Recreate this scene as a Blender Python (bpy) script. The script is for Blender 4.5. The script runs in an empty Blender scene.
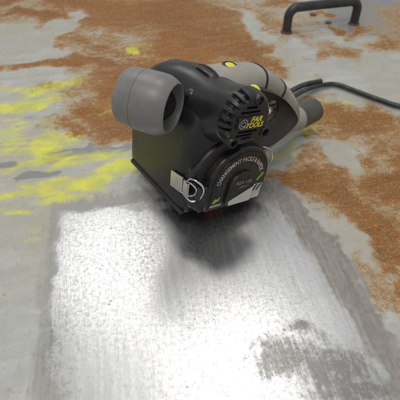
import bpy, bmesh, math, random
import numpy as np
from mathutils import Matrix, Vector

random.seed(4)
C = bpy.context.scene.collection
S = 0.73                                   # design units -> metres
R = math.radians

# ------------------------------------------------------------------ camera, light, exposure
sc = bpy.context.scene
cam = bpy.data.cameras.new('camera'); co = bpy.data.objects.new('camera', cam); C.objects.link(co)
co.location = (0, 0, 0.575*S); co.rotation_euler = (R(90-43.698), 0, 0)
cam.sensor_width = 36; cam.lens = 40.5; cam.clip_start = 0.01; cam.clip_end = 50
cam.dof.use_dof = True; cam.dof.focus_distance = 0.50; cam.dof.aperture_fstop = 11
sc.camera = co

world = bpy.data.worlds.new('World'); sc.world = world; world.use_nodes = True
bg = world.node_tree.nodes['Background']
bg.inputs['Color'].default_value = (0.93, 0.96, 1.0, 1); bg.inputs['Strength'].default_value = 0.47

def area_lamp(name, loc, target, sx, sy, power, col, roll=0):
    l = bpy.data.lights.new(name, 'AREA'); l.shape = 'RECTANGLE'; l.size = sx; l.size_y = sy
    l.energy = power; l.color = col
    o = bpy.data.objects.new(name, l); C.objects.link(o); o.location = loc
    d = Vector(target) - Vector(loc)
    o.rotation_euler = (d.to_track_quat('-Z', 'Y') @ __import__('mathutils').Quaternion((0,0,1), roll)).to_euler()
    return o
area_lamp('ceiling_lamp', (-0.58, 1.85, 2.0), (-0.05, 0.40, 0), 0.36, 0.26, 6.2, (1, .985, .96))
area_lamp('ceiling_lamp', (0.19, 1.14, 2.0), (0.03, 0.35, 0), 0.26, 0.20, 7.6, (1, .985, .96))
area_lamp('overhead_fill', (-0.35, -0.35, 2.2), (0.05, 0.50, 0), 1.2, 0.8, 21, (1, .975, .94))  # added soft fill lamp, brightens plate and machine from above

sc.view_settings.view_transform = 'Standard'; sc.view_settings.look = 'None'
sc.view_settings.exposure = 0.0; sc.view_settings.gamma = 1

# ------------------------------------------------------------------ surface masks, in metres on the plate
RUST=[((-0.2927,1.1172,0.1098,0.0000,0.0148,-0.0766),1),
 ((-0.2305,0.9274,0.0342,0.0000,0.0136,-0.0782),0.85),
 ((-0.2734,0.8322,0.0412,0.0097,0.0045,-0.0167),0.8),
 ((0.1690,0.8364,0.0520,-0.0206,-0.0146,-0.0668),0.9),
 ((0.1049,0.4696,0.0386,-0.0163,-0.0073,-0.0243),0.75),
 ((-0.2501,0.7108,0.0322,0.0000,0.0046,-0.0205),0.45),
 ((-0.1185,1.0738,0.2488,0.0000,0.0106,-0.1325),1),
 ((-0.0211,0.9129,0.1795,0.0000,0.0025,-0.1530),1),
 ((-0.1332,0.7837,0.0799,0.0000,0.0122,-0.1088),1),
 ((-0.1366,0.6617,0.0854,0.0000,0.0080,-0.0625),1),
 ((-0.2502,0.8450,0.1045,0.0247,0.0075,-0.0299),1),
 ((-0.4248,1.0678,0.1468,-0.0188,0.0080,-0.0298),1),
 ((-0.4379,1.1565,0.1501,0.0000,0.0094,-0.0336),1),
 ((-0.0818,0.6168,0.1145,0.0000,0.0032,-0.0401),1),
 ((-0.2270,0.6083,0.0519,0.0000,0.0057,-0.0254),0.8),
 ((-0.3727,0.8197,0.0275,0.0000,0.0063,-0.0206),0.8),
 ((0.1267,0.9129,0.0719,-0.1076,-0.0437,-0.1242),1),
 ((0.1713,0.7837,0.0569,-0.0216,-0.0080,-0.0344),0.8),
 ((0.2676,0.8803,0.0403,-0.0389,-0.0192,-0.0512),0.75),
 ((0.2118,1.1498,0.0548,0.0000,-0.0055,-0.0399),0.9),
 ((0.3906,0.9129,0.0435,-0.0322,-0.0269,-0.0646),0.75),
 ((0.2322,1.0443,0.0464,0.0000,-0.0056,-0.0347),0.35),
 ((0.4528,1.0443,0.0697,0.0000,-0.0362,-0.1157),0.5),
 ((0.2737,0.6314,0.0746,0.0000,-0.0156,-0.0590),1),
 ((0.1776,0.4492,0.0662,-0.0397,-0.0224,-0.0489),1),
 ((0.2105,0.3931,0.0423,-0.0325,-0.0259,-0.0427),1),
 ((0.1416,0.4803,0.0437,-0.0265,-0.0146,-0.0364),1),
 ((0.2830,0.5023,0.0508,0.0000,-0.0283,-0.0904),1),
 ((0.2198,0.3006,0.0135,0.0000,-0.0094,-0.0300),0.8),
 ((0.2197,0.5755,0.0503,0.0271,-0.0003,-0.0298),0.7),
 ((0.1764,0.5137,0.0441,0.0000,-0.0045,-0.0232),0.55),
 ((0.1176,0.5137,0.0294,0.0000,-0.0036,-0.0278),0.7),
 ((0.2409,0.3678,0.0247,0.0000,-0.0103,-0.0327),0.9),
 ((0.2133,0.3364,0.0174,-0.0093,-0.0081,-0.0141),0.9),
 ((-0.6290,1.1046,0.1451,0.0000,0.0656,-0.1569),0.8),
 ((0.4278,0.5498,0.1222,0.0000,-0.0677,-0.1504),0.9),
 ((0.3318,0.3364,0.0711,0.0000,-0.0271,-0.0602),0.7),
 ((-0.3415,1.7245,0.5464,0.0000,0.1010,-0.6286),0.9),
 ((-0.4764,0.5255,0.1042,0.0000,0.0734,-0.1428),0.5),
 ((0.1829,0.3334,0.0226,-0.0257,-0.0098,-0.0122),0.55),
 ((0.2667,1.0678,0.0212,0.0000,-0.0033,-0.0179),0.9),
 ((0.2949,1.0216,0.0229,0.0000,-0.0041,-0.0196),0.95),
 ((0.1899,0.9574,0.0218,0.0000,-0.0029,-0.0204),0.8),
 ((0.3443,0.9995,0.0270,0.0000,-0.0053,-0.0217),0.8),
 ((0.1754,0.3517,0.0195,-0.0225,-0.0089,-0.0116),0.6),
 ((0.1435,0.4109,0.0158,-0.0235,-0.0087,-0.0112),0.5)]
CLEAN=[((-0.3112,1.0443,0.0228,0.0110,0.0114,-0.0399),1),
 ((-0.2859,0.9781,0.0259,0.0119,0.0058,-0.0207),1),
 ((-0.2683,0.9034,0.0195,0.0134,0.0059,-0.0182),1),
 ((-0.3767,0.9781,0.1373,-0.0165,0.0053,-0.0210),0.9),
 ((-0.3786,0.9082,0.1157,0.0000,0.0123,-0.0427),1),
 ((-0.3046,0.7837,0.1142,0.0000,0.0080,-0.0311),0.8),
 ((0.1125,0.9995,0.0414,-0.0810,-0.0132,-0.0356),1),
 ((0.1880,0.8988,0.0588,-0.0935,-0.0130,-0.0324),0.8),
 ((0.2997,0.7646,0.0715,-0.0643,-0.0217,-0.0495),1),
 ((0.2287,0.6939,0.0352,0.0000,-0.0042,-0.0199),0.6),
 ((0.1528,0.5498,0.0336,0.0000,-0.0048,-0.0300),0.7),
 ((0.2058,0.5137,0.0111,-0.0208,-0.0134,-0.0177),0.8),
 ((0.3739,0.8238,0.0590,0.0000,-0.0152,-0.0498),0.8),
 ((0.1037,0.4593,0.0230,-0.0173,-0.0065,-0.0149),0.5),
 ((0.1729,0.3678,0.0213,-0.0196,-0.0066,-0.0099),0.6)]
YEL=[((-0.3042,0.6808,0.0855,0.0309,0.0084,-0.0223),1),
 ((-0.2388,0.7424,0.0686,0.0201,0.0070,-0.0251),0.8),
 ((-0.3286,0.7353,0.0864,0.0156,0.0059,-0.0178),0.7),
 ((-0.3022,0.5889,0.0477,0.0000,0.0166,-0.0543),0.62),
 ((-0.2322,0.5625,0.0289,0.0360,0.0183,-0.0312),0.85),
 ((-0.2425,0.5137,0.0786,0.0289,0.0054,-0.0136),0.85),
 ((-0.1819,0.4696,0.1106,0.0310,0.0047,-0.0145),0.9),
 ((-0.1281,0.4846,0.0539,0.0151,0.0050,-0.0192),1),
 ((-0.1831,0.4432,0.0513,0.0110,0.0037,-0.0117),1),
 ((-0.2459,0.4492,0.0608,0.0208,0.0051,-0.0117),0.75),
 ((-0.1638,0.5255,0.0684,0.0247,0.0036,-0.0116),0.8),
 ((-0.1441,0.8803,0.0281,0.0055,0.0034,-0.0226),1),
 ((-0.1190,0.8988,0.0616,0.0098,0.0023,-0.0187),0.75),
 ((-0.1608,0.6524,0.0222,0.0075,0.0038,-0.0151),0.85),
 ((-0.1292,0.5449,0.0431,0.0129,0.0036,-0.0146),0.6),
 ((-0.2322,0.6314,0.0498,0.0000,0.0053,-0.0236),0.5),
 ((0.1837,0.6197,0.0619,0.0269,-0.0007,-0.0251),0.8),
 ((0.2319,0.6680,0.0275,0.0000,-0.0082,-0.0380),0.62),
 ((0.1140,0.5449,0.0445,0.0349,0.0036,-0.0175),0.62),
 ((-0.2544,0.4109,0.0261,0.0000,0.0023,-0.0073),0.6),
 ((-0.0955,0.5137,0.0294,0.0000,0.0034,-0.0324),0.9),
 ((0.2233,0.7571,0.0558,0.0000,-0.0043,-0.0223),0.35),
 ((-0.4278,0.5498,0.1069,0.0000,0.0451,-0.1002),0.7),
 ((-0.2177,0.3517,0.0266,0.0000,0.0182,-0.0628),0.28)]
PRIM=[((-0.2010,0.5326,0.0388,0.0117,0.0046,-0.0143),1),
 ((-0.2216,0.4890,0.0394,0.0114,0.0031,-0.0086),1),
 ((-0.1528,0.5498,0.0402,0.0122,0.0040,-0.0148),0.9),
 ((-0.2866,0.5137,0.0211,0.0064,0.0058,-0.0137),0.8),
 ((-0.2836,0.6373,0.0462,0.0125,0.0052,-0.0148),0.5),
 ((0.4164,1.0799,0.1309,0.0000,-0.0376,-0.1336),1),
 ((0.4272,0.9625,0.0452,-0.0528,-0.0272,-0.0580),0.7),
 ((0.1305,0.4109,0.0281,0.0201,0.0199,-0.0791),0)]
RES=[((0.0839,0.2135,0.0316,0.0000,-0.0031,-0.0230),1),
 ((0.1311,0.2032,0.0408,0.0000,-0.0057,-0.0263),0.95),
 ((0.1493,0.1799,0.0467,0.0000,-0.0034,-0.0131),0.9),
 ((0.1065,0.2488,0.0167,0.0000,-0.0015,-0.0094),0.9),
 ((0.1251,0.2373,0.0144,0.0000,-0.0018,-0.0090),0.6),
 ((0.0585,0.2263,0.0121,0.0000,-0.0010,-0.0109),0.6),
 ((0.1095,0.2807,0.0110,0.0000,-0.0012,-0.0077),0.35),
 ((-0.1401,0.2219,0.0160,0.0000,0.0145,-0.0645),0.5),
 ((-0.1205,0.2807,0.0343,0.0158,0.0094,-0.0193),0.2)]
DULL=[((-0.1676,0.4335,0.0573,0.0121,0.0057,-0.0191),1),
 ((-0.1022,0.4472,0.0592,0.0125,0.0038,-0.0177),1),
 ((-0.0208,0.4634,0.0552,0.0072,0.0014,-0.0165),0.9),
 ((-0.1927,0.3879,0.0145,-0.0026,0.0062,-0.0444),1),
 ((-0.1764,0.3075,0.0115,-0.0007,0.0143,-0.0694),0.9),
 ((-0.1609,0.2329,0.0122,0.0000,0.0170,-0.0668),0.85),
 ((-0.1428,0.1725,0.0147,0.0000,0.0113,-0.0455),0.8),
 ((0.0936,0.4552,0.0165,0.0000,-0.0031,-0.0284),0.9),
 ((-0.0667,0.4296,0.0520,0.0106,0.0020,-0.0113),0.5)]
BARE=[(-0.1997,0.4277),(-0.1624,0.4412),(-0.1232,0.4512),(-0.0762,0.4613),(0.0000,0.4718),(0.0865,0.4676),(0.1051,0.4165),(0.1361,0.3289),(0.1617,0.2442),(0.1793,0.1743),(0.1935,0.1226),(0.1764,0.0563),(-0.1433,0.0563),(-0.1566,0.1464),(-0.1577,0.1762),(-0.1680,0.2442),(-0.1848,0.3364)]
BAND=[(0.0813,0.4718),(0.1138,0.4846),(0.1310,0.4393),(0.1560,0.3948),(0.1803,0.3275),(0.1956,0.2465),(0.2109,0.2012),(0.2322,0.1151),(0.1991,0.1151),(0.1793,0.1743),(0.1617,0.2442),(0.1361,0.3289),(0.1051,0.4165)]


# ------------------------------------------------------------------ material helpers
class NT:
    def __init__(s, name):
        s.m = bpy.data.materials.new(name); s.m.use_nodes = True
        s.t = s.m.node_tree; s.n = s.t.nodes; s.b = s.n['Principled BSDF']
        s.tc = s.n.new('ShaderNodeTexCoord').outputs['Object']
    def lk(s, a, b): s.t.links.new(a, b)
    def put(s, sock, v):
        if hasattr(v, 'is_linked') or isinstance(v, bpy.types.NodeSocket): s.lk(v, sock)
        else: sock.default_value = v
    def noise(s, scale, detail=4, rough=.55, vec=None, dist=0):
        n = s.n.new('ShaderNodeTexNoise'); n.inputs['Scale'].default_value = scale
        n.inputs['Detail'].default_value = detail; n.inputs['Roughness'].default_value = rough
        n.inputs['Distortion'].default_value = dist
        s.lk(vec or s.tc, n.inputs['Vector']); return n.outputs['Fac']
    def voro(s, scale, vec=None, out='Color'):
        n = s.n.new('ShaderNodeTexVoronoi'); n.inputs['Scale'].default_value = scale
        s.lk(vec or s.tc, n.inputs['Vector']); return n.outputs[out]
    def mapping(s, scale, rotz=0):
        n = s.n.new('ShaderNodeMapping'); n.inputs['Scale'].default_value = scale
        n.inputs['Rotation'].default_value = (0, 0, rotz)
        v = s.n.new('ShaderNodeMapping'); v.inputs['Rotation'].default_value = (0, 0, rotz)
        s.lk(s.tc, v.inputs['Vector']); n.inputs['Rotation'].default_value = (0, 0, 0)
        s.lk(v.outputs[0], n.inputs['Vector']); return n.outputs[0]
    def attr(s, name):
        n = s.n.new('ShaderNodeAttribute'); n.attribute_name = name; return n.outputs['Fac']
    def ma(s, op, a, b=0.0, c=None, clamp=False):
        n = s.n.new('ShaderNodeMath'); n.operation = op; n.use_clamp = clamp
        s.put(n.inputs[0], a); s.put(n.inputs[1], b)
        if c is not None: s.put(n.inputs[2], c)
        return n.outputs[0]
    def ss(s, x, lo, hi, to0=0.0, to1=1.0):
        n = s.n.new('ShaderNodeMapRange'); n.interpolation_type = 'SMOOTHSTEP'
        s.put(n.inputs['Value'], x); n.inputs['From Min'].default_value = lo; n.inputs['From Max'].default_value = hi
        n.inputs['To Min'].default_value = to0; n.inputs['To Max'].default_value = to1
        return n.outputs['Result']
    def mix(s, f, a, b):
        n = s.n.new('ShaderNodeMix'); n.data_type = 'RGBA'
        s.put(n.inputs['Factor'], f)
        for k, v in (('A', a), ('B', b)):
            sk = [i for i in n.inputs if i.name == k and i.type == 'RGBA'][0]
            if isinstance(v, tuple): sk.default_value = (*v, 1)
            else: s.lk(v, sk)
        return [o for o in n.outputs if o.type == 'RGBA'][0]
    def ramp(s, f, stops):
        n = s.n.new('ShaderNodeValToRGB'); e = n.color_ramp.elements
        while len(e) < len(stops): e.new(.5)
        for i, (p, c) in enumerate(stops): e[i].position = p; e[i].color = (*c, 1)
        s.lk(f, n.inputs[0]); return n.outputs[0]
    def bump(s, h, strength, dist):
        n = s.n.new('ShaderNodeBump'); n.inputs['Strength'].default_value = strength
        n.inputs['Distance'].default_value = dist; s.lk(h, n.inputs['Height'])
        s.lk(n.outputs[0], s.b.inputs['Normal']); return n

def plastic(name, col, rough, grain=900, bump=.12, dust=.0, dustcol=(.25,.23,.2), rvar=.1, spec=.5):
    t = NT(name)
    big = t.noise(18, 4); fine = t.noise(grain, 2)
    c = t.mix(t.ss(big, .35, .7), tuple(x*.86 for x in col), tuple(min(1, x*1.12) for x in col))
    sm = t.mapping((60, 420, 200), R(25)); sc_ = t.ma('MULTIPLY', t.ss(t.noise(1.0, 3, .6, sm), .60, .70), t.ss(t.noise(30, 3), .45, .65))
    c = t.mix(t.ma('MULTIPLY', sc_, .30), c, tuple(min(1, x*1.8+.03) for x in col))
    if dust: c = t.mix(t.ma('MULTIPLY', t.ss(t.noise(70, 5, .65), .45, .8), dust), c, dustcol)
    t.lk(c, t.b.inputs['Base Color'])
    t.lk(t.ma('ADD', t.ma('MULTIPLY', t.ma('SUBTRACT', big, .5), rvar*2), rough), t.b.inputs['Roughness'])
    t.b.inputs['Specular IOR Level'].default_value = spec
    t.bump(fine, bump, .0006)
    return t.m
def metal(name, col, rough):
    t = NT(name); t.b.inputs['Metallic'].default_value = 1
    n = t.noise(120, 4)
    t.lk(t.mix(n, tuple(x*.8 for x in col), col), t.b.inputs['Base Color'])
    t.lk(t.ma('ADD', t.ma('MULTIPLY', n, .15), rough-.07), t.b.inputs['Roughness'])
    t.bump(t.noise(60, 2), .05, .001)
    return t.m

M = {}
M['black'] = plastic('black_plastic', (.017, .016, .016), .34, dust=.14, dustcol=(.06,.057,.05))
M['black_matt'] = plastic('black_matt_plastic', (.015, .014, .0135), .42, dust=.25, dustcol=(.08,.075,.065))
M['gloss'] = plastic('glossy_black_cover', (.014, .013, .012), .3, dust=.12, bump=.04)
M['nozzle'] = plastic('grey_rubber_plastic', (.178, .173, .16), .42, dust=.2, dustcol=(.26,.25,.22))
M['nozzle_in'] = plastic('grey_inner_plastic', (.17, .165, .15), .5, dust=.2)
M['body'] = plastic('warm_grey_plastic', (.32, .297, .252), .36, dust=.15, dustcol=(.2,.17,.13))
M['rubber'] = plastic('shade_dark_rubber', (.036, .031, .024), .5, dust=.25, dustcol=(.07,.06,.05))  # rubber tone, set darker to stand in for shade inside the handle
M['stub'] = plastic('dark_grey_stub_plastic', (.075, .068, .056), .5, dust=.2)
M['cord'] = plastic('cord_rubber', (.022, .022, .023), .42, dust=.2)
M['yellow'] = plastic('yellow_plastic', (.72, .66, .03), .35)
M['label'] = plastic('black_label_film', (.017, .017, .016), .28, dust=.15, bump=.03)
M['white'] = plastic('white_print', (.62, .59, .53), .45, bump=.03, dust=.15)
M['print_grey'] = plastic('pale_grey_print', (.42, .41, .38), .45, bump=.03)
M['yprint'] = plastic('yellow_print', (.72, .66, .02), .4, bump=.03)
M['gprint'] = plastic('green_yellow_print', (.42, .50, .04), .4, bump=.03)
M['void'] = plastic('cavity_shade_black', (.006, .006, .006), .8)  # near-black that paints in the shade of the vent slots, also on screws
M['chrome'] = metal('chrome_steel', (.78, .77, .73), .2)
M['drum'] = plastic('red_brown_abrasive', (.16, .035, .02), .85, grain=350, bump=.9)
M['handle'] = plastic('black_worn_paint', (.025, .025, .026), .4, dust=.3, dustcol=(.10,.09,.08))

M['maroon'] = plastic('dark_maroon_print', (.06, .022, .018), .4, bump=.03)
M['weld'] = plastic('rusty_weld', (.10, .05, .025), .7, grain=250, bump=.8, dust=.4, dustcol=(.2, .1, .04))
# ------------------------------------------------------------------ plate
PD = math.atan2(0.984, -0.178)             # direction of the sanding strokes
def plate_material():
    t = NT('rusty_painted_steel')
    along = t.mapping((14, 160, 1), -PD + R(0))   # long along the strokes
    a_r, a_y, a_p, a_b, a_d, a_k, a_u = [t.attr(x) for x in ('rust', 'yellow', 'primer', 'bare', 'residue', 'band', 'dull')]
    n1 = t.noise(26, 6, .62); n2 = t.noise(110, 5, .65); n3 = t.noise(420, 3, .6); n4 = t.noise(270, 4, .7); n5 = t.noise(560, 2, .6); n0 = t.noise(6.5, 3, .55)
    wide = t.mapping((16, 46, 1), R(-14)); nw = t.noise(1.0, 6, .6, wide)
    wide2 = t.mapping((20, 135, 1), R(-12)); nw2 = t.noise(1.0, 5, .6, wide2)
    # pale grey old paint
    paint = t.mix(t.ss(nw, .3, .72), (.37, .372, .35), (.47, .47, .445))
    paint = t.mix(t.ma('MULTIPLY', t.ss(n2, .52, .75), .35), paint, (.33, .30, .24))
    paint = t.mix(t.ss(n0, .40, .66), paint, t.mix(.8, paint, (.37, .35, .265)))
    nsp = t.noise(75, 4, .7)
    paint = t.mix(t.ma('MULTIPLY', t.ss(nsp, .58, .70), .5), paint, (.32, .27, .14))
    paint = t.mix(t.ma('MULTIPLY', t.ss(n4, .56, .75), .45), paint, (.22, .20, .17))
    # primer showing through
    pf = t.ss(t.ma('ADD', a_p, t.ma('MULTIPLY', t.ma('SUBTRACT', nw2, .5), .9)), .42, .66)
    paint = t.mix(t.ma('MULTIPLY', pf, .85), paint, (.20, .20, .205))
    # yellow paint, thin and streaky
    yf = t.ss(t.ma('ADD', a_y, t.ma('ADD', t.ma('MULTIPLY', t.ma('SUBTRACT', nw2, .5), 1.3), t.ma('MULTIPLY', t.ma('SUBTRACT', n1, .5), .9))), .28, 1.0)
    ycol = t.mix(t.ss(n1, .4, .65), (.54, .54, .016), (.70, .70, .028))
    # rust
    rm = t.ma('ADD', a_r, t.ma('ADD', t.ma('MULTIPLY', t.ma('SUBTRACT', nw, .5), .9),
         t.ma('ADD', t.ma('MULTIPLY', t.ma('SUBTRACT', n2, .5), 1.9), t.ma('ADD', t.ma('MULTIPLY', t.ma('SUBTRACT', n4, .5), 1.5), t.ma('MULTIPLY', t.ma('SUBTRACT', n3, .5), 1.3)))))
    rh = t.ss(rm, .20, .62); rf = t.ss(rm, .40, 1.0)
    rcol = t.ramp(t.ma('ADD', t.ma('MULTIPLY', n2, .55), t.ma('MULTIPLY', n3, .45)),
                  [(.32, (.050, .020, .008)), (.43, (.15, .055, .010)), (.53, (.28, .110, .017)), (.66, (.46, .24, .065))])
    rcol = t.mix(t.ss(n1, .36, .66), rcol, t.mix(.6, rcol, (.36, .135, .014)))
    rcol = t.mix(t.ss(n0, .42, .62), rcol, t.mix(.55, rcol, (.15, .066, .024)))
    rcol = t.mix(.55, rcol, t.mix(t.ss(t.ma('ADD', t.ma('MULTIPLY', n4, .7), t.ma('MULTIPLY', n2, .3)), .38, .60), (.070, .026, .007), (.40, .165, .024)))
    rcol = t.mix(t.ss(nw2, .42, .72), rcol, t.mix(.55, rcol, (.13, .055, .02)))
    rcol = t.mix(t.ma('MULTIPLY', t.ss(n4, .55, .72), .6), rcol, (.50, .31, .13))
    stain = t.ma('MULTIPLY', t.ss(t.ma('ADD', a_r, t.ma('MULTIPLY', t.ma('SUBTRACT', n1, .5), .6)), .02, .55), .72)
    paint = t.mix(stain, paint, t.mix(t.ss(n4, .4, .6), (.30, .20, .09), (.42, .33, .20)))
    col = t.mix(t.ma('MULTIPLY', yf, t.ss(nw, .3, .7, .62, .95)), paint, ycol)
    yover = t.ma('MULTIPLY', t.ss(t.ma('ADD', a_y, t.ma('MULTIPLY', t.ma('SUBTRACT', n2, .5), .5)), .72, 1.0), .85)
    rf = t.ma('MULTIPLY', rf, t.ma('SUBTRACT', 1, yover)); rh = t.ma('MULTIPLY', rh, t.ma('SUBTRACT', 1, yover))
    col = t.mix(t.ma('MULTIPLY', rh, .65), col, t.mix(t.ss(n4, .40, .62), (.27, .135, .032), (.44, .30, .12)))
    col = t.mix(rf, col, rcol)
    # half sanded band: smooth brown grey
    nst = t.noise(1.0, 5, .65, along)
    kf = t.ss(t.ma('ADD', a_k, t.ma('MULTIPLY', t.ma('SUBTRACT', n1, .5), .5)), .35, .62)
    kcol = t.mix(t.ss(t.ma('ADD', t.ma('MULTIPLY', nst, .6), t.ma('MULTIPLY', n2, .4)), .36, .66), (.20, .18, .155), (.31, .285, .255))
    col = t.mix(kf, col, kcol)
    # bare metal
    bf = t.ss(t.ma('ADD', a_b, t.ma('ADD', t.ma('MULTIPLY', t.ma('SUBTRACT', n2, .5), .35), t.ma('MULTIPLY', t.ma('SUBTRACT', nst, .5), .7))), .25, .75)
    resf = t.ma('ADD', a_d, t.ma('ADD', t.ma('MULTIPLY', t.ma('SUBTRACT', nst, .5), 1.6),
          t.ma('ADD', t.ma('MULTIPLY', t.ma('SUBTRACT', n2, .5), 1.0), t.ma('MULTIPLY', t.ma('SUBTRACT', n4, .5), 1.0))))
    resf = t.ss(resf, .20, 1.0)
    fine = t.mapping((75, 520, 1), -PD); nf = t.noise(1.0, 5, .75, fine)
    ng = t.noise(230, 9, .85)
    pits = t.ss(t.ma('ADD', t.ma('MULTIPLY', ng, .72), t.ma('MULTIPLY', nf, .28)), .40, .60)
    flecks = t.ma('MULTIPLY', t.ss(ng, .56, .64), t.ss(n2, .45, .62))
    bcol = t.mix(t.ss(nst, .35, .65), (.54, .54, .535), (.63, .63, .625))
    bcol = t.mix(t.ma('MULTIPLY', pits, .48), bcol, (.28, .275, .265))
    bcol = t.mix(t.ma('MULTIPLY', flecks, .65), bcol, (.20, .195, .185))
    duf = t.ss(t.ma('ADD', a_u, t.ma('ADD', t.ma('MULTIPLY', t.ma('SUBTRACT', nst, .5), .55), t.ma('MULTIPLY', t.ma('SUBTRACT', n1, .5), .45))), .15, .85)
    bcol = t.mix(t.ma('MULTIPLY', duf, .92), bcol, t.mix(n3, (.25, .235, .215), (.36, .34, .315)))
    bcol = t.mix(t.ma('MULTIPLY', resf, .92), bcol, (.20, .19, .178))
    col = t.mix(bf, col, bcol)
    t.lk(col, t.b.inputs['Base Color'])
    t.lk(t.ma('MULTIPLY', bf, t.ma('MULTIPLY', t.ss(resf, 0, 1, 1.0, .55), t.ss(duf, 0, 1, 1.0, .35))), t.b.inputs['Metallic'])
    rp = t.ma('ADD', .36, t.ma('MULTIPLY', n1, .14))
    rr = t.mix(rf, rp, (.72, .72, .72)); rr = t.mix(kf, rr, (.42, .42, .42))
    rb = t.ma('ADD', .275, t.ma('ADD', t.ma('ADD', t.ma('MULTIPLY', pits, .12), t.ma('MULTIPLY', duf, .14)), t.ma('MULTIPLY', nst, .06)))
    rr = t.mix(bf, rr, rb)
    t.lk(rr, t.b.inputs['Roughness'])
    h = t.ma('ADD', t.ma('MULTIPLY', rf, t.ma('ADD', .4, n3)), t.ma('ADD', t.ma('MULTIPLY', bf, t.ma('MULTIPLY', t.ma('ADD', ng, nf), .06)), t.ma('MULTIPLY', n1, .25)))
    t.bump(h, .35, .0012)
    return t.m

def blobs_at(P, L):
    out = np.zeros(len(P))
    for (x, y, ax, ay, bx, by), amp in L:
        d = P - np.array([x, y]); det = ax*by - ay*bx
        if abs(det) < 1e-12: continue
        q = (d[:, 0]*by - d[:, 1]*bx)/det; r = (-d[:, 0]*ay + d[:, 1]*ax)/det
        v = amp*np.clip(1.5 - np.sqrt(q*q + r*r), 0, 1)
        out = np.maximum(out, v)
    return out
def vnoise(P, f, seed):
    rs = np.random.RandomState(seed); T = rs.rand(256, 256)
    q = P*f + 37.3; i = np.floor(q).astype(int); t = q - i; t = t*t*(3-2*t)
    g = lambda a, b: T[(i[:, 0]+a) % 256, (i[:, 1]+b) % 256]
    return ((g(0, 0)*(1-t[:, 0])+g(1, 0)*t[:, 0])*(1-t[:, 1]) + (g(0, 1)*(1-t[:, 0])+g(1, 1)*t[:, 0])*t[:, 1]) - .5
def warp(P, amps, seed):
    d = np.zeros_like(P)
    for k, (f, a) in enumerate(amps):
        d[:, 0] += a*vnoise(P, f, seed+2*k); d[:, 1] += a*vnoise(P, f, seed+2*k+1)
    return P + d
def inside(P, poly, soft):
    poly = np.array(poly); n = len(poly); ins = np.zeros(len(P), bool); dist = np.full(len(P), 9.)
    for i in range(n):
        a, b = poly[i], poly[(i+1) % n]
        c = ((a[1] > P[:, 1]) != (b[1] > P[:, 1]))
        with np.errstate(divide='ignore', invalid='ignore'):
            xi = (b[0]-a[0])*(P[:, 1]-a[1])/(b[1]-a[1]) + a[0]
        ins ^= c & (P[:, 0] < xi)
        e = b - a; t = np.clip(((P-a) @ e)/(e @ e), 0, 1)
        dist = np.minimum(dist, np.linalg.norm(P - a - t[:, None]*e, axis=1))
    sd = np.where(ins, dist, -dist)
    return np.clip(.5 + sd/(2*soft), 0, 1)

def make_plate():
    xs = np.concatenate([np.linspace(-1.5, -.5, 26)[:-1], np.linspace(-.5, .75, 330), np.linspace(.75, 1.6, 22)[1:]])
    ys = np.concatenate([np.linspace(-.5, .1, 26)[:-1], np.linspace(.1, 1.25, 300), np.linspace(1.25, 2.4, 30)[1:]])
    X, Y = np.meshgrid(xs, ys); P = np.stack([X.ravel(), Y.ravel()], 1)
    z = .0009*np.sin(P[:, 0]*7+1)*np.sin(P[:, 1]*5) * np.clip((np.hypot(P[:,0], P[:,1]-.4)-.35)*3, 0, 1)
    nx, ny = len(xs), len(ys)
    i = np.arange(nx*ny).reshape(ny, nx)
    top = np.stack([i[:-1, :-1], i[:-1, 1:], i[1:, 1:], i[1:, :-1]], -1).reshape(-1, 4)
    verts = np.column_stack([P, z])
    # folded-down rim gives the sheet its thickness
    rim = np.concatenate([i[0, :], i[1:, -1], i[-1, -2::-1], i[-2:0:-1, 0]])
    rv = verts[rim].copy(); rv[:, 2] -= .02
    k = len(rim); base = len(verts)
    side = np.array([[rim[a], base+a, base+(a+1) % k, rim[(a+1) % k]] for a in range(k)])
    allv = np.vstack([verts, rv])
    me = bpy.data.meshes.new('steel_plate')
    me.from_pydata(allv.tolist(), [], top.tolist()+side.tolist()); me.update()
    P2 = allv[:, :2]
    far = np.array([1.35, 1.0])
    PW = P2 + (warp(P2, [(9, .07), (21, .045), (47, .022), (95, .010)], 3) - P2)*far
    PY = P2 + (warp(P2, [(14, .03), (33, .022), (80, .010)], 41) - P2)*np.array([1.6, .8])
    PB = warp(P2, [(30, .008), (90, .007), (210, .004)], 77)
    rust = np.clip(blobs_at(PW, RUST) - .95*blobs_at(PW, CLEAN), 0, 1)
    for name, val in (('rust', rust), ('yellow', blobs_at(PY, YEL)), ('primer', blobs_at(PY, PRIM)),
                      ('bare', inside(PB, BARE, .020)), ('band', inside(warp(PB, [(60, .012), (160, .008)], 91), BAND, .013)), ('residue', blobs_at(PB, RES)), ('dull', blobs_at(PB, DULL))):
        a = me.attributes.new(name, 'FLOAT', 'POINT'); a.data.foreach_set('value', val.astype(np.float32))
    me.materials.append(plate_material())
    for p in me.polygons: p.use_smooth = True
    o = bpy.data.objects.new('steel_plate', me); C.objects.link(o); o['kind'] = 'structure'
    return o
plate = make_plate()

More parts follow.
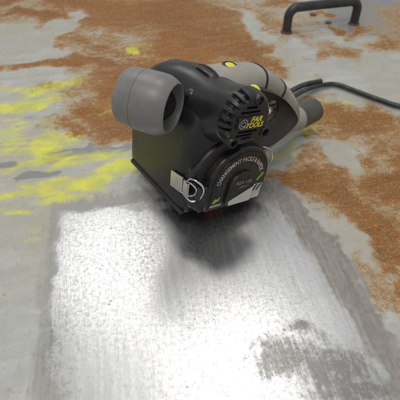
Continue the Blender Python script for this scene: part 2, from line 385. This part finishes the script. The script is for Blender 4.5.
# ------------------------------------------------------------------ mesh helpers (local machine frame: u rearward, v towards the camera, w up)
def build(name, verts, faces, mat, parent=None, smooth=True, sharp=35, world=False):
    me = bpy.data.meshes.new(name)
    if world: vv = [tuple(p) for p in verts]
    else: vv = [(p[0]*S, -p[1]*S, p[2]*S) for p in verts]
    me.from_pydata(vv, [], faces); me.update()
    bm = bmesh.new(); bm.from_mesh(me)
    bmesh.ops.remove_doubles(bm, verts=bm.verts, dist=1e-6)
    bmesh.ops.recalc_face_normals(bm, faces=bm.faces); bm.to_mesh(me); bm.free()
    if smooth:
        for p in me.polygons: p.use_smooth = True
        me.set_sharp_from_angle(angle=R(sharp))
    me.materials.append(M[mat] if isinstance(mat, str) else mat)
    o = bpy.data.objects.new(name, me); C.objects.link(o)
    if parent: o.parent = parent
    return o

def loft(rings, closed=True, cap0=True, cap1=True):
    v = []; f = []; n = len(rings[0])
    for r in rings: v += [tuple(p) for p in r]
    for i in range(len(rings)-1):
        for j in range(n if closed else n-1):
            a = i*n+j; b = i*n+(j+1) % n
            f.append((a, b, b+n, a+n))
    if cap0: f.append(tuple(range(n))[::-1])
    if cap1: f.append(tuple(range((len(rings)-1)*n, len(rings)*n)))
    return v, f
def join(*vfs):
    V = []; Fc = []
    for v, f in vfs:
        k = len(V); V += list(v); Fc += [tuple(i+k for i in x) for x in f]
    return V, Fc
def basis(d):
    d = Vector(d).normalized(); a = Vector((0, 0, 1)) if abs(d.z) < .9 else Vector((1, 0, 0))
    x = d.cross(a).normalized(); y = x.cross(d).normalized()
    return x, y, d
def ring(c, d, r, n=48):
    x, y, d = basis(d); c = Vector(c)
    return [tuple(c + x*(r*math.cos(2*math.pi*i/n)) + y*(r*math.sin(2*math.pi*i/n))) for i in range(n)]
def lathe(c, d, prof, n=64, cap0=True, cap1=True):
    c = Vector(c); dd = Vector(d).normalized()
    return loft([ring(c+dd*s, dd, max(r, 1e-5), n) for s, r in prof], True, cap0, cap1)
def tube(pts, r, n=14, sub=8):
    pts = [Vector(p) for p in pts]
    P = []
    if sub > 1 and len(pts) > 2:
        for i in range(len(pts)-1):
            p0 = pts[max(i-1, 0)]; p1 = pts[i]; p2 = pts[i+1]; p3 = pts[min(i+2, len(pts)-1)]
            for k in range(sub):
                t = k/sub
                P.append(.5*((2*p1)+(-p0+p2)*t+(2*p0-5*p1+4*p2-p3)*t*t+(-p0+3*p1-3*p2+p3)*t**3))
        P.append(pts[-1])
    else: P = pts
    rings = []; x = None
    for i, p in enumerate(P):
        d = (P[min(i+1, len(P)-1)]-P[max(i-1, 0)]).normalized()
        if x is None: x, y, _ = basis(d)
        else:
            x = (x - d*x.dot(d)).normalized(); y = d.cross(x)
        rr = r(i/(len(P)-1)) if callable(r) else r
        rings.append([tuple(p + x*(rr*math.cos(2*math.pi*k/n)) + y*(rr*math.sin(2*math.pi*k/n))) for k in range(n)])
    return loft(rings)
def smooth_poly(pts, it=2, closed=True):
    p = [np.array(q, float) for q in pts]
    for _ in range(it):
        q = []
        for i in range(len(p)):
            a, b = p[i], p[(i+1) % len(p)]
            q += [a*.75+b*.25, a*.25+b*.75]
        p = q
    return p
def inset(poly, d):
    P = np.array(poly); n = len(P)
    area = .5*np.sum(P[:, 0]*np.roll(P[:, 1], -1)-np.roll(P[:, 0], -1)*P[:, 1])
    s = 1 if area > 0 else -1
    t = np.roll(P, -1, 0)-np.roll(P, 1, 0); t /= np.linalg.norm(t, axis=1)[:, None]+1e-12
    nrm = np.stack([-t[:, 1], t[:, 0]], 1)*s
    return P + nrm*d
def slab(poly, v0, v1, r, steps=5):
    """closed (u,w) outline extruded from v0 to v1 with edges rounded by r"""
    rings = []
    for k in list(range(steps+1)):
        q = math.pi/2*k/steps
        rings.append([(p[0], v0 + r*(1-math.cos(q)), p[1]) for p in inset(poly, r*(1-math.sin(q)))])
    for k in range(steps, -1, -1):
        q = math.pi/2*k/steps
        rings.append([(p[0], v1 - r*(1-math.cos(q)), p[1]) for p in inset(poly, r*(1-math.sin(q)))])
    return loft(rings)
def boxv(c, ex, ey, ez, h, bev=.0):
    """box from centre, three axes and half sizes, with chamfered edges"""
    c, ex, ey, ez = [Vector(k) for k in (c, ex, ey, ez)]
    ex.normalize(); ey.normalize(); ez.normalize()
    rings = []
    b = bev or min(h)*.2
    for z, q in ((-h[2], b), (-h[2]+b, 0), (h[2]-b, 0), (h[2], b)):
        x, y = h[0]-q, h[1]-q; k = b
        rings.append([tuple(c+ex*i+ey*j+ez*z) for i, j in ((-x+k, -y), (x-k, -y), (x, -y+k), (x, y-k), (x-k, y), (-x+k, y), (-x, y-k), (-x, -y+k))])
    return loft(rings)
def text_mesh(s, size, thick=.0, bold=.0, shear=.0):
    cu = bpy.data.curves.new('txt', 'FONT'); cu.body = s; cu.size = size; cu.align_x = 'CENTER'; cu.align_y = 'CENTER'
    cu.resolution_u = 3; cu.extrude = thick; cu.offset = bold; cu.shear = shear
    o = bpy.data.objects.new('txt', cu); C.objects.link(o)
    bpy.context.view_layer.update()
    me = o.evaluated_get(bpy.context.evaluated_depsgraph_get()).to_mesh()
    v = [tuple(p.co) for p in me.vertices]; f = [tuple(p.vertices) for p in me.polygons]
    o.to_mesh_clear(); bpy.data.objects.remove(o); bpy.data.curves.remove(cu)
    return v, f

# ------------------------------------------------------------------ the burnishing machine
mach = bpy.data.objects.new('burnishing_machine', None); C.objects.link(mach)
mach['label'] = 'black and grey electric burnishing machine lying on the sanded steel patch'
mach['category'] = 'power tool'
mach.empty_display_size = .05
az, ta = R(35), R(13.5)
Bv = Vector((math.cos(az), math.sin(az), 0)); Av = Vector((math.sin(az), -math.cos(az), 0)); Zv = Vector((0, 0, 1))
Xv = math.cos(ta)*Bv - math.sin(ta)*Zv; Wv = math.cos(ta)*Zv + math.sin(ta)*Bv
OW = Vector((0.05614, 0.56349, 0.022))*S
mach.matrix_world = Matrix(((Xv.x, -Av.x, Wv.x, OW.x), (Xv.y, -Av.y, Wv.y, OW.y), (Xv.z, -Av.z, Wv.z, OW.z), (0, 0, 0, 1)))
def w2l(p):
    d = Vector(p) - OW
    return (d.dot(Xv)/S, d.dot(Av)/S, d.dot(Wv)/S)
def w2l_dir(d):
    d = Vector(d); return Vector((d.dot(Xv), d.dot(Av), d.dot(Wv)))

# front and drum housing
prof = smooth_poly([(-.078, -.018), (-.088, -.012), (-.092, .03), (-.094, .05), (-.098, .085), (-.103, .12), (-.104, .15), (-.097, .175), (-.075, .192), (-.03, .18), (.02, .135), (.055, .09), (.068, .045), (.070, .002), (.02, -.002), (-.03, -.010)], 2)
def housing_ring(v, ins, ksh=0):
    return [(p[0], v, p[1]) for p in inset(prof, ins)]
rings = []
for v, ins in ((-.214, .014), (-.211, .007), (-.204, .002), (-.19, 0), (-.10, 0), (-.045, .0), (-.033, .002), (-.026, .006), (-.022, .012)):
    rr = housing_ring(v, ins)
    if v < -.09:      # the far end is lower than the motor
        k = min(1, (-.09 - v)/.09)
        rr = [(a, b, c if c < .06 else .06 + (c-.06)*(1-.45*k)) for a, b, c in rr]
    rings.append(rr)
hous = build('drum_housing', *loft(rings), 'black', mach)

# abrasive drum below the housing
build('abrasive_drum', *join(lathe((.0, -.17, .030), (0, 1, 0), [(0, .044), (.004, .048), (.136, .048), (.14, .044)], 56)), 'drum', mach)

# side cover (D shaped) : outer ring and raised label disc
def dshape(r, cz, wb, hw, n=40):
    p = []
    for i in range(n+1):
        a = math.pi*i/n
        p.append((r*math.cos(a), cz + r*math.sin(a)))
    p += [(-hw, wb+.006), (-hw+.006, wb)]
    p += [((-hw+.006)*(1-t) + (hw-.006)*t, wb) for t in np.linspace(.1, .9, 7)]
    p += [(hw-.006, wb), (hw, wb+.006)]
    return np.array(p)
def shift(p, du): q = np.array(p); q[:, 0] += du; return q
backring = shift(dshape(.083, .048, .004, .074), -.012)
build('guard_ring', *slab(backring, -.040, -.014, .006), 'black_matt', mach)
cover = build('side_cover', *slab(shift(dshape(.0665, .052, .0, .0645), .0), -.03, 0.0, .006), 'gloss', mach)
lab = shift(dshape(.0585, .052, .006, .0575), .001)
build('label', *slab(lab, -.001, .0012, .0005, 2), 'label', cover)
def arc_text(s, size, r, cz, v, a_mid, span):
    tv, tf = text_mesh(s, size, .0, .0002)
    xs = [p[0] for p in tv]; w = max(xs)-min(xs); k = span*r/w
    out = []
    for x, y, z in tv:
        a = a_mid - (x-(max(xs)+min(xs))/2)*k/r
        rr = r + y
        out.append((rr*math.cos(a), v, cz + rr*math.sin(a)))
    return out, tf
build('lettering', *arc_text('CHANGEMENT FACILE & RAPIDE', .0115, .0475, .050, .0016, R(97), R(152)), 'white', cover, smooth=False)
# clamp knob with rounded top
knob = shift(dshape(.0285, .048, .010, .0285), .002)
kn = build('clamp_knob', *slab(knob, -.001, .0085, .003), 'gloss', cover)
def flat_text(s, size, u, w, v, mat, parent, rot=0, name='lettering', sx=1, bold=.0, shear=.0):
    tv, tf = text_mesh(s, size, 0, bold, shear)
    c, d = math.cos(rot), math.sin(rot)
    build(name, [(u + x*sx*c - y*d, v, w + x*sx*d + y*c) for x, y, z in tv], tf, mat, parent, smooth=False)
flat_text('REX 120', .0092, .003, .056, .0089, 'print_grey', kn, sx=1.05)
flat_text('1200 W', .0052, .003, .047, .0089, 'print_grey', kn)
def prism(pts, v, t=.0006): 
    return loft([[(p[0], v-t, p[1]) for p in pts], [(p[0], v, p[1]) for p in pts]])
build('white_panel', *prism([(-.022, .0155), (-.020, .0125), (.0265, .0125), (.0285, .015), (.0285, .042), (-.022, .022)], .0092), 'white', kn, smooth=False)
build('dark_line', *prism([(-.022, .0235), (.0285, .0435), (.0285, .0447), (-.022, .0247)], .0091), 'maroon', kn, smooth=False)
build('white_panel', *prism([(.0335, .008), (.0575, .008), (.0575, .0385), (.0335, .0385)], .0018), 'white', cover, smooth=False)
for k in range(2):
    u0 = .036 + k*.009
    build('black_stripe', *prism([(u0, .025), (u0+.0035, .025), (u0+.0105, .0375), (u0+.007, .0375)], .0024), 'label', cover, smooth=False)
build('green_mark', *prism([(-.050, .024), (-.046, .028), (-.041, .026), (-.037, .031), (-.0385, .0235), (-.043, .0215), (-.047, .0185)], .0018), 'gprint', cover, smooth=False)
build('green_mark', *prism([(-.052, .0215), (-.047, .0235), (-.049, .018)], .0019), 'gprint', cover, smooth=False)
build('white_bar', *prism([(-.055, .0115), (-.031, .0115), (-.031, .0155), (-.055, .0155)], .0018), 'print_grey', cover, smooth=False)
build('yellow_mark', *prism([(.040, .048), (.043, .0465), (.054, .061), (.050, .0615)], .0018), 'gprint', cover, smooth=False)
# hinge / bail wire on the rear shoulder of the cover
build('bail_wire', *tube([(.030, .001, .116), (.044, .004, .111), (.055, .005, .101), (.061, .004, .088), (.062, .001, .076)], .0013, 10), 'chrome', mach)

# motor housing: cylinder lying across the machine
mc = (-.042, .1840)
mo = (-.050, .163)
def motor_ring(v, r, du=0, dw=0, sq=0):
    out = []
    for i in range(96):
        a = 2*math.pi*i/96
        out.append((mo[0]+du+r*math.cos(a), v, mo[1]+dw+r*math.sin(a)))
    return out
mot = build('motor_housing', *loft([motor_ring(v, r, du, dw) for v, r, du, dw in (
    (-.172, .020, -.028, -.006), (-.170, .032, -.026, -.006), (-.163, .041, -.022, -.005), (-.150, .047, -.015, -.002), (-.12, .0515, -.002, 0), (-.095, .0530, .006, 0), (-.07, .0530, .007, 0), (-.05, .0515, .005, .002), (-.035, .0500, .0055, .005), (-.02, .0480, .006, .0105), (-.008, .0462, .007, .0155), (.000, .0448, .008, .0185), (.003, .0440, .008, .020), (.005, .0410, .008, .020))]), 'black', mach)
build('screw_cover', *lathe((-.089, -.066, .190), (-.80, .1, .55), [(-.008, .009), (.0, .0085), (.0022, .0065), (.003, .003)], 28), 'black', mot)

# motor end cap: revolved profile with vent slots and grooves sunk into it
def cap_mesh():
    prof = []
    for k in range(13):
        prof.append((.0435, .001 + .003*k/12))
    for k in range(1, 41):
        a = math.pi/2*k/40
        prof.append((0.0340 + .0095*math.cos(a), .004 + .020*math.sin(a)))
    for k in range(1, 66):
        prof.append((.0340*(1-k/66), .024 + .0015*math.sin(math.pi/2*k/66)))
    NA = 400; V = []; Fc = []
    slots = [(R(a), R(4.2), 0.0330, .0434) for a in (112, 129, 146, 163, 180, 197)] + [(R(a), R(4.5), .0355, .0430) for a in (-28, -12, 4, 20, 36)]
    for i, (r, v) in enumerate(prof):
        for j in range(NA):
            a = 2*math.pi*j/NA
            x, y = r*math.cos(a), r*math.sin(a)
            d = 0.0
            if v > -.012:
                for a0, hw, r0, r1 in slots:
                    da = (a-a0+math.pi) % (2*math.pi)-math.pi
                    # distance along profile
                    rm = .5*(r0+r1)
                    perp = abs(da)*max(r, .03)
                    if perp < .0032 and r > r0 and v > .0: d = max(d, min(1, (.0032-perp)/.0012))
            if r < .0335:
                for (x0, x1, yc, h) in ((-.014, .008, .0215, .0020), (-.022, .016, .0145, .0018), (-.018, .020, -.0165, .0019), (-.020, .012, -.0225, .0019), (-.008, .012, -.028, .0017)):
                    if x0 < x < x1:
                        e = min(abs(y-yc)-h, 0)
                        e2 = -min(-e, x-x0, x1-x)
                        d = max(d, min(1, -e2/.0012)*.6)
            nr = 1.0 if v < .016 else .0
            dep = .0095*d
            # sink along the mix of inward radial and backward axis
            s = min(1, max(0, (v-.004)/.020)); rr = r - dep*(1-s)*.9; vv = v - dep*(.35+.65*s)
            V.append((mc[0]+rr*math.cos(a), vv, mc[1]+rr*math.sin(a)))
    n = len(prof)
    for i in range(n-1):
        for j in range(NA):
            b = (j+1) % NA
            Fc.append((i*NA+j, i*NA+b, (i+1)*NA+b, (i+1)*NA+j))
    V.append((mc[0], .0255, mc[1])); c = len(V)-1
    for j in range(NA): Fc.append(((n-1)*NA+j, (n-1)*NA+(j+1) % NA, c))
    return V, Fc
cap = build('motor_cap', *cap_mesh(), 'black_matt', mach, sharp=50)
build('slot_shade', *lathe((mc[0], 0, mc[1]), (0, 1, 0), [(.002, .0395), (.006, .0392), (.011, .0375), (.0155, .0345), (.018, .0305), (.0185, .026), (.0185, .001)], 64), 'void', cap)  # near-black shell added under the cap, paints the slot floors as deep shade
for u, w in ((-.035, .2155), (-.004, .161), (-.064, .1515)):
    b = build('screw_boss', *lathe((u, .010, w), (0, 1, 0), [(0, .0095), (.014, .0090), (.0165, .0078), (.0165, .0058), (.009, .0054), (.009, .0001)], 32, True, True), 'black_matt', cap)
    build('screw', *lathe((u, .017, w), (0, 1, 0), [(0, .005), (.003, .005), (.004, .0038)], 20), 'void', b)
lp = build('logo_plate', *slab(np.array([(mc[0]+x, mc[1]+y) for x, y in ((-.024, -.0105), (.021, -.0105), (.0225, -.009), (.0225, .0075), (.021, .009), (-.024, .009), (-.0255, .0075), (-.0255, -.009))]), .022, .0285, .001, 2), 'black', cap)
flat_text('FAR', .0125, mc[0]+.0075, mc[1]+.0042, .0287, 'yprint', lp, bold=.00045, shear=.22)
flat_text('TOOLS', .0105, mc[0]+.0060, mc[1]-.0050, .0287, 'yprint', lp, bold=.0004, shear=.22)
rg = []
for r0, r1 in ((.0078, .0066), (.0044, .0032)):
    rg.append(loft([[(mc[0]-.0165+r*math.cos(2*math.pi*i/36), .0292, mc[1]-.0005+r*math.sin(2*math.pi*i/36)) for i in range(36)] for r in (r0, r1)], True, False, False))
rg.append(prism([(mc[0]-.0165+.0046*math.cos(t), mc[1]-.0005+.0046*math.sin(t)) for t in (R(-40), R(-70), R(-90))] + [(mc[0]-.0118, mc[1]-.0062)], .0293))
build('target_emblem', *join(*rg), 'print_grey', lp, smooth=False)

# grey handle: arch from the motor to the rear and back along the dust tube
def sweep_loop(path, n=28, power=2.6):
    """path of (u, v, w, a, b): a half thickness in the u-w plane, b half width in v"""
    P = []
    path = [np.array(p, float) for p in path]
    for i in range(len(path)-1):
        p0 = path[max(i-1, 0)]; p1 = path[i]; p2 = path[i+1]; p3 = path[min(i+2, len(path)-1)]
        for k in range(8):
            t = k/8
            P.append(.5*((2*p1)+(-p0+p2)*t+(2*p0-5*p1+4*p2-p3)*t*t+(-p0+3*p1-3*p2+p3)*t**3))
    P.append(path[-1]); rings = []
    for i, p in enumerate(P):
        d = P[min(i+1, len(P)-1)]-P[max(i-1, 0)]
        t = np.array([d[0], d[2]]); t /= np.linalg.norm(t); nr = np.array([-t[1], t[0]])
        rr = []
        for k in range(n):
            a = 2*math.pi*k/n; c, s = math.cos(a), math.sin(a)
            x = p[3]*math.copysign(abs(c)**(2/power), c); y = p[4]*math.copysign(abs(s)**(2/power), s)
            rr.append((p[0]+nr[0]*x, p[1]+y, p[2]+nr[1]*x))
        rings.append(rr)
    return rings
VC = -.081
arch = [(-.044, VC, .1745, .0465, .0395), (-.03, VC, .1760, .0455, .040), (.015, VC, .1845, .038, .0385), (.050, VC, .189, .032, .031), (.085, VC, .180, .0265, .029),
        (.122, VC, .161, .0235, .028), (.154, VC-.002, .136, .023, .028), (.178, VC-.008, .107, .0225, .0285), (.190, VC-.018, .081, .0215, .026)]
body = build('handle_shell', *loft(sweep_loop(arch)), 'body', mach)
gear = [(-.0500, VC, .1735, .0445, .0378), (-.0485, VC, .1738, .0462, .0392), (-.0420, VC, .1750, .0468, .0398)]
build('gear_housing', *loft(sweep_loop(gear)), 'black', mach)
# lower dust tube
tb = [(-.02, -.078, .045), (.06, -.080, .052), (.12, -.088, .063), (.17, -.100, .073), (.215, -.108, .082), (.243, -.110, .0855)]
tb_r = lambda s: .030 - .006*min(1, s/.75) + .003*max(0, (s-.75)/.25)
dt = build('dust_tube', *tube(tb, tb_r, 40, 8), 'body', mach)
dtd = Vector((.243-.215, -.002, .0035+.002)).normalized()
st = Vector((.241, -.110, .0855)); 
build('dust_port', *lathe(st, dtd, [(0, .024), (.001, .0262), (.004, .0268), (.053, .0260), (.057, .0248), (.0585, .0227), (.056, .0217), (.02, .0212), (.019, .001)], 56), 'stub', mach)

# rubber grip filling the D, colour darkened as inner-wall shade, with the finger hole
outer = smooth_poly([(-.02, .203), (.011, .205), (.048, .196), (.080, .184), (.105, .170), (.136, .147), (.153, .130), (.149, .118), (.128, .099), (.100, .083), (.05, .070), (.0, .080), (-.02, .12)], 2)
hole = np.array([.089, .146])
def polar_loop(poly, c, n=72):
    poly = np.array(poly); out = []
    for k in range(n):
        a = 2*math.pi*k/n; d = np.array([math.cos(a), math.sin(a)]); best = 0
        for i in range(len(poly)):
            p, q = poly[i]-c, poly[(i+1) % len(poly)]-c
            e = q-p; den = d[0]*e[1]-d[1]*e[0]
            if abs(den) < 1e-12: continue
            t = (p[0]*e[1]-p[1]*e[0])/den; s = (p[0]*d[1]-p[1]*d[0])/den
            if 0 <= s <= 1 and t > best: best = t
        out.append(c+d*best)
    return np.array(out)
ol = polar_loop(outer, hole)
hl = np.array([hole + np.array([0.0155*math.cos(a)-.005*math.sin(a), .0210*math.sin(a)+.002*math.cos(a)]) for a in np.linspace(0, 2*math.pi, 73)[:-1]])
rings = []
for t, v in ((0, -.100), (-.0, -.050), (-.0, -.040), (.02, -.0365), (.07, -.0360), (.14, -.038), (.3, -.042), (.55, -.047), (.8, -.050), (.93, -.052), (1, -.055), (.98, -.058), (.6, -.064), (.2, -.086)):
    L = ol*(1-t)+hl*t; rings.append([(p[0], v, p[1]) for p in L])
rings.append(rings[0])
build('grip_panel', *loft(rings, True, False, False), 'rubber', mach, sharp=60)

# seams round the grey shell
sr = sweep_loop(arch)
def seam(idx, name='seam_band', grow=.0012, wd=.004):
    c = np.mean(np.array(sr[idx]), 0); c2 = np.mean(np.array(sr[idx+1]), 0); d = c2-c; d /= np.linalg.norm(d)
    base = np.array(sr[idx]) - c
    rg = []
    for s, g in ((-wd/2, -.002), (-wd/2, grow), (wd/2, grow), (wd/2, -.002)):
        n = base/np.linalg.norm(base, axis=1)[:, None]
        rg.append([tuple(p) for p in (c + d*s + base + n*g)])
    build(name, *loft(rg, True, False, False), 'black_matt', body)
for i in (0, 25, 36): seam(i, wd=.0042)
# yellow button on the shoulder
nb = Vector((-.02, .12, 1)).normalized()
bc = Vector((-.002, -.085, .2215))
bz = build('button_bezel', *lathe(bc-nb*.004, nb, [(-.004, .0135), (.0035, .0135), (.0047, .012), (.0047, .0095), (.003, .0092)], 40), 'black_matt', body)
for v in bz.data.vertices:
    pass
build('lock_button', *lathe(bc-nb*.004, nb, [(0, .0092), (.0040, .0088), (.0052, .0070), (.0056, .004)], 36), 'yellow', bz)
build('indicator_dot', *lathe((-.025, .002, .2225), Vector((.1, .35, .93)), [(-.006, .0085), (.0, .0085), (.002, .0065), (.003, .003)], 30), 'yellow', cap)

# front hose port
nc = Vector((-.0745, .567, .2300))*S; nd = Vector((.92, -.385, -.06)).normalized()
c0 = w2l(nc); dl = w2l_dir(nd)
K = .93
np_ = build('hose_port', *lathe(c0, dl, [(a*K, b*K) for a, b in [(-.0425, .018), (-.042, .036), (-.0405, .0415), (-.037, .0440), (-.031, .0452), (-.012, .0472), (-.0112, .0473), (-.0108, .0466), (-.0100, .0466), (-.0096, .0476), (.015, .0481), (.026, .0473), (.0345, .0442), (.041, .0408), (.0432, .0393), (.0440, .0380), (.0432, .0368), (.041, .0361), (.030, .0355), (-.039, .0345), (-.040, .001)]], 96), 'nozzle', mach, sharp=40)
# neck joining the port to the housing
pm = Vector(c0) - dl*.012
build('port_neck', *tube([pm, pm + (Vector((-.07, -.12, .145))-pm)*.5, (-.07, -.12, .145)], .036, 40, 4), 'black', np_)

# toggle latch on the front face
lat = build('toggle_latch', *boxv((-.099, -.0415, .0485), (0, .985, .17), (0, -.17, .985), (-1, 0, .05), (.0165, .0140, .0022), .0008), 'chrome', mach, sharp=30)
build('latch_lever', *boxv((-.1025, -.0125, .0545), (-.3, .95, .12), (0, -.12, .985), (-.95, -.3, .05), (.0085, .0125, .0028), .0009), 'chrome', lat, sharp=30)
build('latch_wire', *tube([(-.103, -.012, .069), (-.104, -.004, .079), (-.101, .007, .081), (-.092, .013, .073), (-.088, .013, .060), (-.091, .010, .046), (-.100, .003, .040), (-.103, -.010, .042)], .0016, 12), 'chrome', lat)
build('latch_wire', *tube([(-.105, -.016, .065), (-.106, -.010, .071), (-.104, .000, .072), (-.098, .005, .066), (-.095, .005, .058), (-.098, .002, .050), (-.105, -.008, .045), (-.105, -.016, .046)], .0013, 10), 'chrome', lat)
build('latch_bracket', *boxv((-.086, .000, .045), (0, 1, 0), (0, 0, 1), (-1, 0, 0), (.012, .022, .010), .003), 'gloss', mach)
build('latch_hook', *boxv((-.080, .006, .036), (1, 0, 0), (0, 0, 1), (0, 1, 0), (.006, .020, .004), .0015), 'black', mach)
# skirt along the lower front edge
build('front_skirt', *boxv((-.086, -.115, -.0105), (0, 1, 0), (0, 0, 1), (-1, 0, 0), (.088, .004, .0045), .002), 'black_matt', mach)

# cord
cw = [w2l(p) for p in [[0.137, 0.625, 0.037], [0.164, 0.675, 0.022], [0.195, 0.712, 0.013], [0.227, 0.735, 0.007], [0.251, 0.736, 0.006], [0.284, 0.708, 0.006], [0.312, 0.684, 0.006], [0.344, 0.663, 0.006], [0.42, 0.645, 0.0056], [0.55, 0.62, 0.0056], [0.75, 0.66, 0.0056]]]
cord = build('power_cord', *tube(cw, .0058, 14, 10), 'cord', mach)
cg = [w2l(p) for p in [[0.136, 0.64, 0.037], [0.15, 0.665, 0.033], [0.166, 0.695, 0.022], [0.188, 0.72, 0.016], [0.219, 0.737, 0.013]]]
build('cord_guard', *tube(cg, lambda s: .0068-.0008*s, 14, 8), 'cord', cord)

# ------------------------------------------------------------------ pull handle on the plate
ph = bpy.data.objects.new('pull_handle', None); C.objects.link(ph); ph.location = (.2713, .9998, 0)
ph['label'] = 'black metal pull handle fixed to the far end of the plate'; ph['category'] = 'handle'
ph.rotation_euler = (0, 0, math.atan2(.0434, .1569))
hw, hh = .083, .052
pts = [(-hw, 0, -.001), (-hw, 0, .02), (-hw, 0, hh-.024)] + [(-hw+.02-.02*math.cos(a), 0, hh-.02+.02*math.sin(a)) for a in np.linspace(.2, math.pi/2-.1, 6)] + \
      [(-.02, 0, hh), (.02, 0, hh)] + [(hw-.02+.02*math.sin(a), 0, hh-.02+.02*math.cos(a)) for a in np.linspace(.1, math.pi/2-.2, 6)] + [(hw, 0, hh-.024), (hw, 0, .02), (hw, 0, -.001)]
build('grip_bar', *tube(pts, .0098, 20, 4), 'handle', ph, world=True)
for sx in (-1, 1):
    build('weld_bead', *lathe((sx*hw, 0, -.001), (0, 0, 1), [(0, .0135), (.002, .0130), (.004, .0115), (.005, .0095)], 28), 'weld', ph, world=True)
# bolts between the feet
for x, y in ((.268, 1.074), (.294, 1.027)):
    o = build('bolt_hole', *join(lathe((x, y, 0.0005), (0, 0, 1), [(0, .0075), (.0012, .0072), (.0016, .0055), (.0009, .0042), (.0009, .0002)], 24)), 'weld', plate, world=True)
